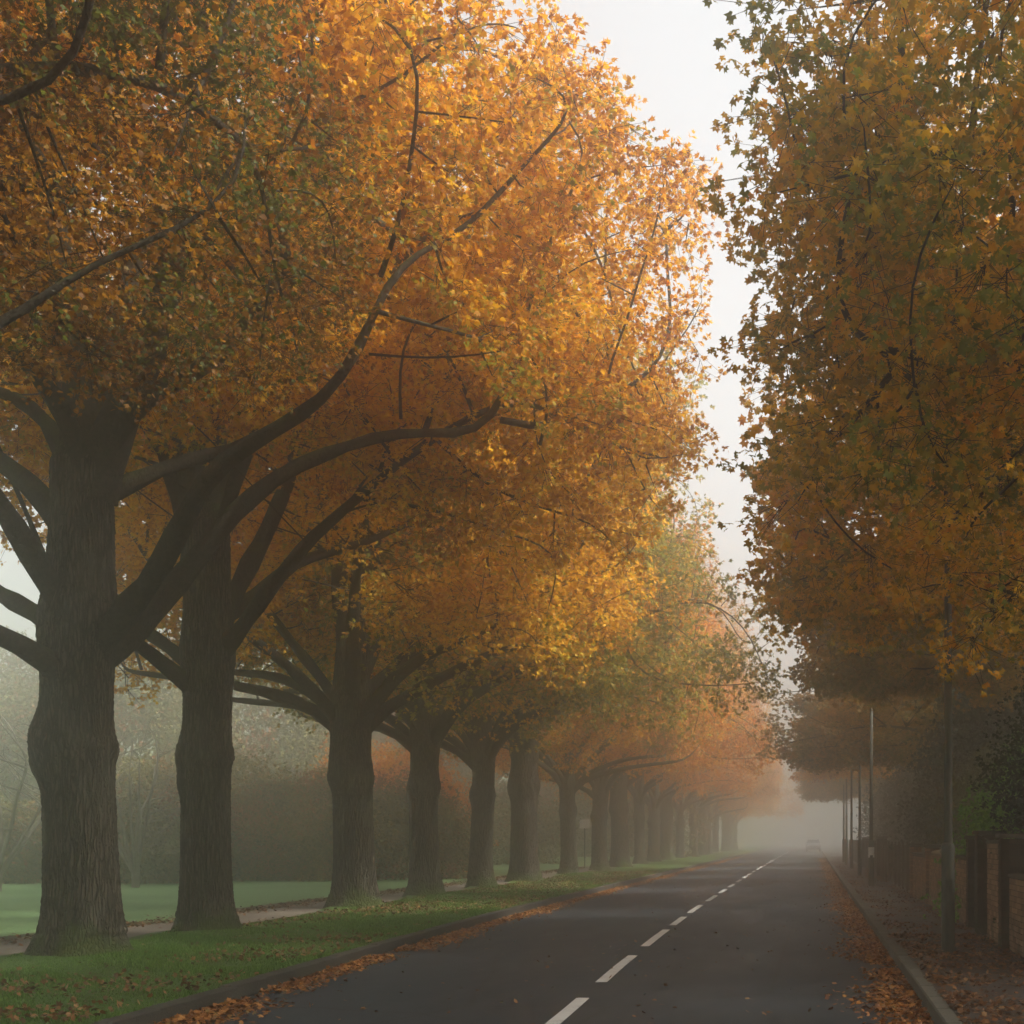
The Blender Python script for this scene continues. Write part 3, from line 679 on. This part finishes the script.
for i, (x, y, rx, h, lb) in enumerate([(-23, 82, 8, 5.0, 'long grey hedge far across the field seen between fourth and fifth oaks'), (-37, 76, 10, 15, 'grey tree mass added to darken the mist beyond the left hedge'), (-55, 72, 10, 17, 'grey tree mass added to darken the mist at the far left'), (-30, 96, 9, 16, 'tall tree mass added to darken the mist behind the second and third oaks'), (-20, 112, 9, 8, 'faint tree mass added to darken the mist between sixth and seventh oaks')]):  # tree masses added behind the far hedge to grey the bright gap
    shrub('distant_tree', lb, 'tree', (x, y, GZ), 110 + i, rx, 5, h * .82, 3200, .22, M['hedge'], 'plain', 12, None, spread=.6)
def bare_tree(label, loc, seed, h, w):
    rng = np.random.default_rng(seed)
    g = [dict(pts=[(0, 0, -.1), (.05, 0, h * .2), (rng.normal() * .2, .1, h * .45)], r0=.12, r1=.06, wob=.03)]
    for i in range(6):
        a = rng.uniform(0, 6.28); g.append(dict(pts=[(0, 0, h * .08), (math.cos(a) * w * .25, math.sin(a) * w * .25, h * .4), (math.cos(a) * w * .45, math.sin(a) * w * .45, h * .7)], r0=.06, r1=.02, wob=.04))
    A = ellipsoid_pts(rng, 750, (0, 0, h * .55), w * .55, w * .5, h * .46, h * .42, seed, gap=0, shell=.2)
    return make_tree('bare_tree', label, 'tree', loc, seed, None, g, A, None, None, 'bare trees in front of the hedge', dict(step=.22, kill=.25, infl=2.5, trop=(0, 0, .18)), False, 'pale')
bare_tree('pale leafless tree at the far left edge of the field', (-22.7, 39, GZ), 131, 5.4, 4.8)
bare_tree('slender leafless tree between the first and second oak trunks', (-20.3, 42, GZ), 132, 4.8, 3.2)

# ------------------------------------------------------------------ ground
def strip(name, ys, xl, xr, z, mat, kind='structure', nx=2, bump=None, zf=None):
    ys = np.array(ys, float); V = []
    for y in ys:
        for k in range(nx):
            x = xl(y) + (xr(y) - xl(y)) * k / (nx - 1); V.append((x, y, z + (bump(x, y) if bump else 0)))
    V = np.array(V); i, j = np.meshgrid(np.arange(len(ys) - 1), np.arange(nx - 1), indexing='ij')
    Fq = np.stack([i * nx + j, i * nx + j + 1, (i + 1) * nx + j + 1, (i + 1) * nx + j], 2).reshape(-1, 4)
    return add(name, np_mesh(name, V, Fq, smooth=True), mat, kind=kind)
YS = np.concatenate([np.arange(-30, 60, 1.0), np.arange(60, 330, 5.0)])
m = MB(); m.v = [(-250, -30, -.06), (250, -30, -.06), (250, 330, -.06), (-250, 330, -.06)]; m.f = [[0, 1, 2, 3]]
add('ground', m.mesh('ground'), M['garden'], kind='structure')
strip('road', YS, left_kerb, right_kerb, 0, M['asphalt'], nx=12, bump=lambda x, y: .05 * (1 - ((x + 2.4) / 3.7) ** 2) - .03)
treesY = [(-9.05, 17.3), (-9.25, 21.4), (-9.72, 29.6), (-9.7, 35.1), (-9.76, 41.4), (-9.75, 47.1), (-9.75, 55)]
def verge_h(x, y):
    h = .03 * math.sin(x * 1.3 + y * .37) + .02 * math.sin(x * 2.7 - y * .9)
    h *= min(1, max(0, (left_kerb(y) - .2 - x) / .6)) * min(1, max(0, (x + 9.65) / .5)) if x > -9.65 else 0
    for tx, ty in treesY: h += .09 * math.exp(-((x - tx) ** 2 + (y - ty) ** 2) / .9)
    return h
strip('verge', np.concatenate([np.arange(-30, 8, 2.), np.arange(8, 60, .4), np.arange(60, 330, 6.)]), lambda y: -10.0, lambda y: left_kerb(y) - .14, GZ, M['verge'], nx=26, bump=verge_h)
strip('path', YS, lambda y: -11.35 + .12 * math.sin(y * .3), lambda y: -9.75 + .08 * math.sin(y * .5), GZ + .012, M['path'], nx=4)
strip('path_edge', YS, lambda y: -12.1, lambda y: -10.9, GZ + .006, M['edge'], nx=3)
strip('field', np.concatenate([np.arange(-30, 60, 1.5), np.arange(60, 330, 6.)]), lambda y: -245.0, lambda y: -11.2, GZ, M['field'], nx=60, bump=lambda x, y: .03 * math.sin(x * .8) * math.cos(y * .6))
strip('pavement', YS, lambda y: right_kerb(y) + .15, lambda y: 2.95, GZ, M['pavement'], nx=5)
strip('garden_ground', YS, lambda y: 2.9, lambda y: 245.0, GZ - .015, M['garden'], nx=20)
def kerb(side, mat, name):
    mb = MB(); rk = random.Random(3 if side > 0 else 4)
    y = -8.0
    while y < 200:
        L = .915; g = .008 if y < 60 else 0
        fx = left_kerb if side < 0 else right_kerb
        a, b = float(fx(y)), float(fx(y + L)); x = (a + b) / 2 + rk.uniform(-.006, .006); h = GZ + .006 + rk.uniform(-.006, .006)
        if side < 0: mb.box(x - .15, x, y, y + L - g, -.05, h, .014)
        else: mb.box(x, x + .15, y, y + L - g, -.05, h, .014)
        y += L
    add(name, mb.mesh(name), M[mat], kind='structure')
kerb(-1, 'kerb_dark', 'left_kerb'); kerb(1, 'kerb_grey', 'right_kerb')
dashes = [(8.0, 9.8), (11.6, 13.8), (15.3, 18.8), (20.4, 24.1), (25.3, 28.0), (29.5, 32.9), (35, 38.4), (40, 43)]
y = 45
while y < 170: dashes.append((y, y + 3.2)); y += 4.9
for i, (a, b) in enumerate(dashes):
    V = []; Fq = []
    ys = np.linspace(a, b, 8)
    for k, yy in enumerate(ys):
        c = float(centre(yy)); zz = .05 * (1 - ((c + 2.4) / 3.7) ** 2) - .03 + .005
        V += [(c - .065, yy, zz), (c + .065, yy, zz)]
        if k: Fq.append([2 * k - 2, 2 * k - 1, 2 * k + 1, 2 * k])
    add('road_marking', py_mesh('road_marking', V, Fq), M['paint'], kind='structure', group='centre line dashes')

# grass blades on the near verge
def blades(name, n, xr, yr, h, mat, seed, dens=None):
    rng = np.random.default_rng(seed)
    u = rng.uniform(size=n); y = yr[0] * (yr[1] / yr[0]) ** u; y = yr[0] + (yr[1] - yr[0]) * u ** 1.35
    x = rng.uniform(xr[0], xr[1], n)
    lk = left_kerb(y); keep = (x < lk - .12)
    for tx, ty in treesY: keep &= np.hypot(x - tx, y - ty) > .55
    x, y = x[keep], y[keep]
    clump = .7 + .5 * vnoise(np.stack([x, y, 0 * x], 1), 8, 2.2)
    z = np.array([GZ + verge_h(a, b) for a, b in zip(x, y)]) - .01
    hh = h * rng.uniform(.5, 1.2, len(x)) * np.clip(clump, .45, 1.3)
    P = np.stack([x, y, z], 1); ax = rng.normal(size=(len(x), 3)) * .38; ax[:, 2] = 1
    T = np.array([(-.5, 0, 0), (.5, 0, 0), (.0, 1, .0)]); a = nrm(ax); s = nrm(np.cross(a, rng.normal(size=a.shape)))
    w = .007 + .00035 * y
    V = P[:, None] + T[None, :, 0:1] * s[:, None] * w[:, None, None] + T[None, :, 1:2] * a[:, None] * hh[:, None, None]
    return add(name, np_mesh(name, V.reshape(-1, 3), np.arange(len(x) * 3).reshape(-1, 3), 3), mat, kind='stuff', label='short green grass with scattered leaves on the verge', category='grass')
blades('grass', 330000, (-9.72, -5.6), (10.5, 62), .062, M['grass'], 3)

def litter(name, P, size, mat, seed, label, curl=.35):
    rng = np.random.default_rng(seed); n = len(P)
    ax = rng.normal(size=(n, 3)); ax[:, 2] *= curl; nor = rng.normal(size=(n, 3)) * curl; nor[:, 2] += 1
    me = leaves_from(name, P, ax, nor, size * rng.uniform(.6, 1.2, n), 'oak', 1.15)
    o = add(name, me, mat, kind='stuff'); o['label'] = label; o['category'] = 'leaves'; return o
def yd(rng, n, a, b, p=1.5): return a + (b - a) * rng.uniform(size=n) ** p
rng = np.random.default_rng(201)
def dens_filter(P, seed, f, thr): return P[vnoise(P, seed, f) + rng.normal(size=len(P)) * .35 > thr]
def crown_z(x): return .05 * (1 - ((x + 2.4) / 3.7) ** 2) - .03
n = 26000; y = yd(rng, n, 10, 120, 1.6); x = left_kerb(y) + np.abs(rng.normal(size=n)) * .21 * (.8 + .5 * np.sin(y * .35) ** 2) + .02; P = dens_filter(np.stack([x, y, crown_z(x) + rng.uniform(.004, .03, n)], 1), 5, 1.6, -.5)
litter('leaf_litter', P, .062, M['litter'], 1, 'drift of orange leaves in the gutter along the grass verge')
n = 26000; y = yd(rng, n, 9, 110, 1.6); x = right_kerb(y) - np.abs(rng.normal(size=n)) * .24 * (.75 + .5 * np.sin(y * .5 + 1) ** 2) - .02; P = dens_filter(np.stack([x, y, crown_z(x) + rng.uniform(.004, .03, n)], 1), 6, 1.6, -.6)
litter('leaf_litter', P, .062, M['litter'], 2, 'drift of orange leaves in the gutter along the pavement')
n = 15000; y = yd(rng, n, 9, 80, 1.4); u = rng.uniform(size=n); x = np.where(u < .5, 2.62 - np.abs(rng.normal(size=n)) * .30, 1.22 + np.abs(rng.normal(size=n)) * .4); x = np.clip(x, 1.1, 2.85)
P = dens_filter(np.stack([x, y, GZ + rng.uniform(.006, .022, n)], 1), 7, 1.8, -.1)
n = 6500; y = yd(rng, n, 9, 21.3, 1.0); x = rng.uniform(1.2, 2.85, n); P2 = dens_filter(np.stack([x, y, GZ + rng.uniform(.006, .02, n)], 1), 8, 2.2, .1)
n = 700; x = rng.uniform(1.15, 2.7, n); y = 20.9 + rng.normal(size=n) * .12; P3 = np.stack([x, y, GZ + rng.uniform(.006, .03, n)], 1)
litter('leaf_litter', np.concatenate([P, P2, P3]), .06, M['litter_dull'], 3, 'brown leaves scattered over the pavement and banked against the wall')
n = 700; y = yd(rng, n, 9, 70, 1.3); x = rng.uniform(-5.5, .9, n); litter('leaf_litter', np.stack([x, y, crown_z(x) + .012], 1), .055, M['litter_dull'], 4, 'single leaves scattered across the dark road')
n = 15000; y = yd(rng, n, 11, 60, 1.2); x = rng.uniform(-9.6, -5.8, n); k = x < left_kerb(y) - .1; P = np.stack([x, y, np.full(n, GZ + .055)], 1)[k]
litter('leaf_litter', dens_filter(P, 9, 1.0, -.1), .06, M['litter_dull'], 5, 'brown leaves lying in the grass of the verge', .6)
n = 7000; y = yd(rng, n, 12, 70, 1.2); x = -11.45 + rng.normal(size=n) * .28; litter('leaf_litter', np.stack([x, y, np.full(n, GZ + .02)], 1), .07, M['litter_dull'], 6, 'brown leaves along the far edge of the gravel path')

# ------------------------------------------------------------------ walls and fences on the right
def brick_block(name, parent, x0, x1, y0, y1, z0, z1, mat, seed, bl=.215, bh=.065, g=.010):
    """a mortar core faced on its four sides with individual bricks"""
    rk = random.Random(seed); core = MB(); core.box(x0 + .012, x1 - .012, y0 + .012, y1 - .012, z0 - .1, z1 - .012)
    add('mortar_core', core.mesh('mortar_core'), M['mortar'], parent)
    mb = MB(); z = z0; row_ = 0
    while z + bh * .6 < z1:
        zt = min(z + bh, z1)
        def jit(): return rk.uniform(-.003, .003)
        for face in range(4):
            a, b = (y0, y1) if face < 2 else (x0 + .105, x1 - .105)
            s = a - (bl / 2 if row_ % 2 else 0)
            while s < b - .01:
                p, q = max(a, s), min(b, s + bl)
                if q - p > .03:
                    j = jit(); 
                    if face == 0: mb.box(x0 + j, x0 + .10, p, q - g, z, zt)
                    elif face == 1: mb.box(x1 - .10, x1 + j, p, q - g, z, zt)
                    elif face == 2: mb.box(p, q - g, y0 + j, y0 + .09, z, zt)
                    else: mb.box(p, q - g, y1 - .09, y1 + j, z, zt)
                s += bl + g
        z += bh + g; row_ += 1
    return add(name, mb.mesh(name), M[mat], parent)
def pillar(y, h, label, w=.36, x=2.52, mat='brick_dark'):
    t = thing('brick_pillar', label, 'pillar', (x, y, GZ - .02), 0, 'brick pillars of the garden wall')
    brick_block('shaft', t, 0, w, 0, w, 0, h, mat, int(y * 10))
    c = MB(); c.box(-.03, w + .03, -.03, w + .03, h + .002, h + .06, .02); add('cap', c.mesh('cap'), M['coping'], t)
def wall(y0, y1, h, label, x=2.62, mat='brick', cope=True):
    t = thing('brick_wall', label, 'wall', (x, y0, GZ - .02), 0, 'brick panels of the garden wall')
    brick_block('brickwork', t, 0, .2, 0, y1 - y0, 0, h, mat, int(y0 * 7))
    if cope:
        c = MB(); yy = 0
        while yy < y1 - y0 - .05:
            c.box(-.02, .22, yy, min(yy + .445, y1 - y0), h + .002, h + .05, .012); yy += .45
        add('coping', c.mesh('coping'), M['coping'], t)
# (start, end, height): pillars and panels measured along the pavement
pillar(15.4, 1.35, 'brick pillar nearest the camera, just beyond the right edge')
wall(15.78, 18.60, .98, 'low brick panel at the right edge of the picture')
pillar(18.62, 1.50, 'dark brick pillar at the right edge beside the low panel')
wall(19.0, 20.95, 1.42, 'tall narrow brick panel between the two nearest dark pillars')
pillar(20.97, 1.55, 'broadest dark brick pillar, right of the near pole', .40, 2.48)
pillar(23.0, 1.48, 'slim dark pillar just left of the broadest one', .30, 2.56)
wall(23.32, 27.4, 1.13, 'brick panel of clear courses behind the near pole')
pillar(27.42, 1.20, 'short pillar behind the base of the near pole', .3, 2.56, 'brick')
wall(27.74, 31.4, 1.12, 'weathered brick panel left of the near pole with loose stones on top', cope=False)
pillar(31.42, 1.3, 'pale pillar between two weathered brick panels left of the near pole', .3, 2.56, 'brick')
tw = thing('gate', 'closed dark timber gate between two brick pillars', 'gate', (2.70, 21.39, GZ), 0)
g = MB()
for k in range(13): g.box(0, .025, .03 + k * .12, .14 + k * .12, .06, 1.15 + .06 * math.sin(k * PI / 12))
add('board', g.mesh('board'), M['wood'], tw)
g = MB(); g.box(.027, .06, .03, 1.58, .25, .34); g.box(.027, .06, .03, 1.58, .85, .94); add('rail', g.mesh('rail'), M['wood'], tw)
# loose capping stones
rs = random.Random(9)
for k in range(12):
    mb = MB(); bm_v = []
    s = rs.uniform(.07, .12)
    nphi, nth = 7, 5
    V = [];Fq = []
    for j in range(nth + 1):
        th = PI * j / nth
        for i in range(nphi):
            ph = 2 * PI * i / nphi; q = s * (1 + .18 * math.sin(i * 2.3 + j * 1.7 + k))
            V.append((q * math.sin(th) * math.cos(ph) * .85, q * 1.3 * math.sin(th) * math.sin(ph), q * .62 * math.cos(th)))
    for j in range(nth):
        for i in range(nphi): Fq.append([j * nphi + i, j * nphi + (i + 1) % nphi, (j + 1) * nphi + (i + 1) % nphi, (j + 1) * nphi + i][::-1])
    o = add('capping_stone', py_mesh('capping_stone', V, Fq, True), M['rubble'], loc=(2.72, 27.9 + k * .29, GZ + 1.10 + s * .5))
    o['label'] = 'loose pale capping stone on the weathered brick panel'; o['category'] = 'stone'; o['group'] = 'loose stones along the wall top'
def fence(y0, y1, label, h=1.25):
    t = thing('timber_fence', label, 'fence', (2.68, y0, GZ), 0, 'timber fences along the pavement')
    yy = 0; L = y1 - y0; rk = random.Random(int(y0)); pb = MB()
    while yy < L - .1:
        hh = h + rk.uniform(-.03, .03); pb.box(.0, .02, yy, yy + .115, .04, hh); yy += .135
    add('pale', pb.mesh('pale'), M['wood'], t)
    r_ = MB(); r_.box(.022, .06, 0, L - .1, .35, .43); r_.box(.022, .06, 0, L - .1, .95, 1.03); add('rail', r_.mesh('rail'), M['wood'], t)
    k = 0
    while k < L:
        p = MB(); p.box(-.06, -.002, k, k + .11, -.05, h + .12, .015); add('post', p.mesh('post'), M['wood'], t); k += 1.9
wall(31.74, 36.4, 1.08, 'misty brick panel beyond the loose capping stones')
pillar(36.42, 1.3, 'misty pillar where the brick wall gives way to timber fencing', .3, 2.56, 'brick')
fence(36.9, 42, 'grey timber fence beginning where the brick wall ends')
fence(42.5, 54, 'misty timber fence beside the second pole')
pillar(54.2, 1.5, 'dim brick pillar standing beyond the second pole', .4)
fence(54.8, 70, 'faded timber fence beyond the second pole')
pillar(70.3, 1.5, 'faint brick pillar beyond the third pole', .4)
fence(71, 100, 'fence almost lost in the mist far down the pavement')

# ------------------------------------------------------------------ street poles
def pole(y, x, h, label, band=False):
    t = thing('street_pole', label, 'pole', (x, y, GZ), 0, 'steel poles along the pavement')
    a = MB(); a.lathe([(.085, -.1), (.088, .02), (.088, 1.36), (.082, 1.39), (.060, 1.42)], 24); add('base_sleeve', a.mesh('base_sleeve', True), M['steel'], t)
    a = MB(); a.lathe([(.058, 1.41), (.056, 2.6), (.061, 2.62), (.061, 2.70), (.052, 2.72), (.045, h)], 20); add('shaft', a.mesh('shaft', True), M['steel'], t)
    a = MB(); a.lathe([(.052, h - .02), (.052, h + .03), (.02, h + .07)], 16); add('cap', a.mesh('cap', True), M['steel'], t)
    a = MB(); a.box(-.045, .045, -.096, -.088, .42, .95, .003); add('access_door', a.mesh('access_door'), M['steel'], t)
    if band:
        a = MB(); a.lathe([(.093, .88), (.093, 1.20)], 20); add('reflective_band', a.mesh('reflective_band'), M['white'], t, label='pale band round the sleeve')
    return t
pole(18.2, 1.77, 6.0, 'nearest and tallest steel pole on the pavement with thicker lower sleeve')
pole(43, 1.82, 5.4, 'second steel pole with a pale band round its sleeve', True)
pole(55, 1.88, 4.9, 'third steel pole, grey in the mist')
pole(68, 1.92, 4.7, 'fourth pole, thin and pale in the mist')
pole(78, 1.92, 4.7, 'fifth pole, fainter in the mist')
pole(86, 1.95, 4.7, 'farthest pole, barely visible in the mist')
t = thing('sign_post', 'small pale sign on thin post between distant oak trunks', 'sign', (-11.2, 69, GZ), 0)
a = MB(); a.lathe([(.03, 0), (.03, 2.3)], 10); add('post', a.mesh('post'), M['steel'], t)
a = MB(); a.box(-.25, .25, -.045, -.032, 1.95, 2.4); add('plate', a.mesh('plate'), M['white'], t)

# ------------------------------------------------------------------ car far down the lane
car = thing('car', 'pale car far down the road, almost lost in the mist', 'car', (.15, 164, 0.0), 0)
prof = [(-2.1, .35), (-2.15, .75), (-1.95, .93), (-1.1, 1.0), (-.45, 1.42), (1.0, 1.45), (1.75, 1.02), (2.1, .95), (2.15, .4), (2.1, .30), (-2.0, .28)]
V = []; Fq = []; hw = [.80, .84, .84, .82, .66, .66, .80, .82, .84, .8, .8]
for s in (-1, 1):
    for (py, pz), w_ in zip(prof, hw): V.append((s * w_, py, pz))
k = len(prof)
for i in range(k): Fq.append([i, (i + 1) % k, k + (i + 1) % k, k + i])
Fq += [list(range(k))[::-1], [k + i for i in range(k)]]
add('body', py_mesh('body', V, Fq), M['carpaint'], car)
V = [(-.72, -1.08, 1.04), (.72, -1.08, 1.04), (.60, -.55, 1.385), (-.60, -.55, 1.385)]; add('windscreen', py_mesh('windscreen', [(x, y - .02, z + .015) for x, y, z in V], [[0, 1, 2, 3]]), M['glass'], car)
for s in (-1, 1):
    add('side_window', py_mesh('side_window', [(s * .835, -.95, 1.04), (s * .675, -.40, 1.37), (s * .675, .95, 1.39), (s * .82, 1.55, 1.06)], [[0, 1, 2, 3]]), M['glass'], car)
    a = MB(); a.box(s * .62 - .16, s * .62 + .16, -2.17, -2.10, .62, .78, .01); add('headlight', a.mesh('headlight'), M['lens'], car)
    for wy in (-1.3, 1.35):
        a = MB(); a.lathe([(.2, -.1), (.32, -.1), (.33, -.05), (.33, .05), (.32, .1), (.2, .1)], 24)
        o = add('wheel', a.mesh('wheel', True), M['rubber'], car, loc=(s * .76, wy, .33)); o.rotation_euler = (0, PI / 2, 0)
        a = MB(); a.lathe([(.2, -.08), (.2, .09), (.05, .105)], 16); add('rim', a.mesh('rim'), M['lens'], o)

# ------------------------------------------------------------------ haze, sky, sun
hz = MB(); hz.box(-249, 249, -29, 329, -1.1, 24.0)
hm, n_, out_ = nt('haze_air')
pv = n_.nodes.new('ShaderNodeVolumePrincipled'); pv.inputs['Color'].default_value = (.975, .975, .94, 1); pv.inputs['Density'].default_value = .0128; pv.inputs['Anisotropy'].default_value = .89
n_.links.new(pv.outputs[0], out_.inputs['Volume'])
add('haze', hz.mesh('haze'), hm, kind='stuff', label='pale morning mist filling the avenue', category='mist')

SUN_EL, SUN_AZ = math.radians(45), math.radians(88)     # azimuth from +Y (down the road) towards +X (the gardens)
w = bpy.data.worlds.new('World'); sc.world = w; w.use_nodes = True
wn = w.node_tree; wn.nodes.clear()
wo = wn.nodes.new('ShaderNodeOutputWorld'); bg = wn.nodes.new('ShaderNodeBackground'); sky = wn.nodes.new('ShaderNodeTexSky')
sky.sky_type = 'NISHITA'; sky.sun_disc = False; sky.sun_elevation = SUN_EL; sky.sun_rotation = SUN_AZ; sky.dust_density = 4; sky.air_density = 1.0; sky.ozone_density = 1
hs = wn.nodes.new('ShaderNodeHueSaturation'); hs.inputs['Saturation'].default_value = .10
wn.links.new(sky.outputs[0], hs.inputs['Color']); wn.links.new(hs.outputs[0], bg.inputs[0]); bg.inputs[1].default_value = .125; wn.links.new(bg.outputs[0], wo.inputs[0])
sd = bpy.data.lights.new('sun', 'SUN'); sd.energy = 2.9; sd.angle = math.radians(9); sd.color = (1, .94, .84)
so = bpy.data.objects.new('sun', sd); C.objects.link(so)
d = Vector((math.sin(SUN_AZ) * math.cos(SUN_EL), math.cos(SUN_AZ) * math.cos(SUN_EL), math.sin(SUN_EL)))
so.rotation_euler = d.to_track_quat('Z', 'Y').to_euler(); so.location = d * 60

cam = bpy.data.cameras.new('camera'); co = bpy.data.objects.new('camera', cam); C.objects.link(co); sc.camera = co
cam.sensor_width = 36; cam.lens = F / 1024 * 36; cam.clip_end = 2000; cam.clip_start = .1
co.location = (0, 0, CAMZ); co.rotation_euler = (PI / 2, 0, 0)
cam.shift_x = (512 - VX) / 1024; cam.shift_y = (VY - 512) / 1024

sc.view_settings.view_transform = 'Standard'; sc.view_settings.look = 'None'; sc.view_settings.gamma = 1; sc.view_settings.exposure = 1.39
cy = sc.cycles
sc.render.engine = 'CYCLES'
cy.max_bounces = 12; cy.diffuse_bounces = 4; cy.glossy_bounces = 2; cy.transmission_bounces = 4; cy.volume_bounces = 6; cy.transparent_max_bounces = 8
cy.use_adaptive_sampling = True; cy.adaptive_threshold = .02
cy.use_denoising = True
try: cy.denoiser = 'OPENIMAGEDENOISE'; cy.denoising_input_passes = 'RGB_ALBEDO_NORMAL'; cy.denoising_prefilter = 'ACCURATE'
except Exception as e: print(e)
cy.sample_clamp_indirect = 4
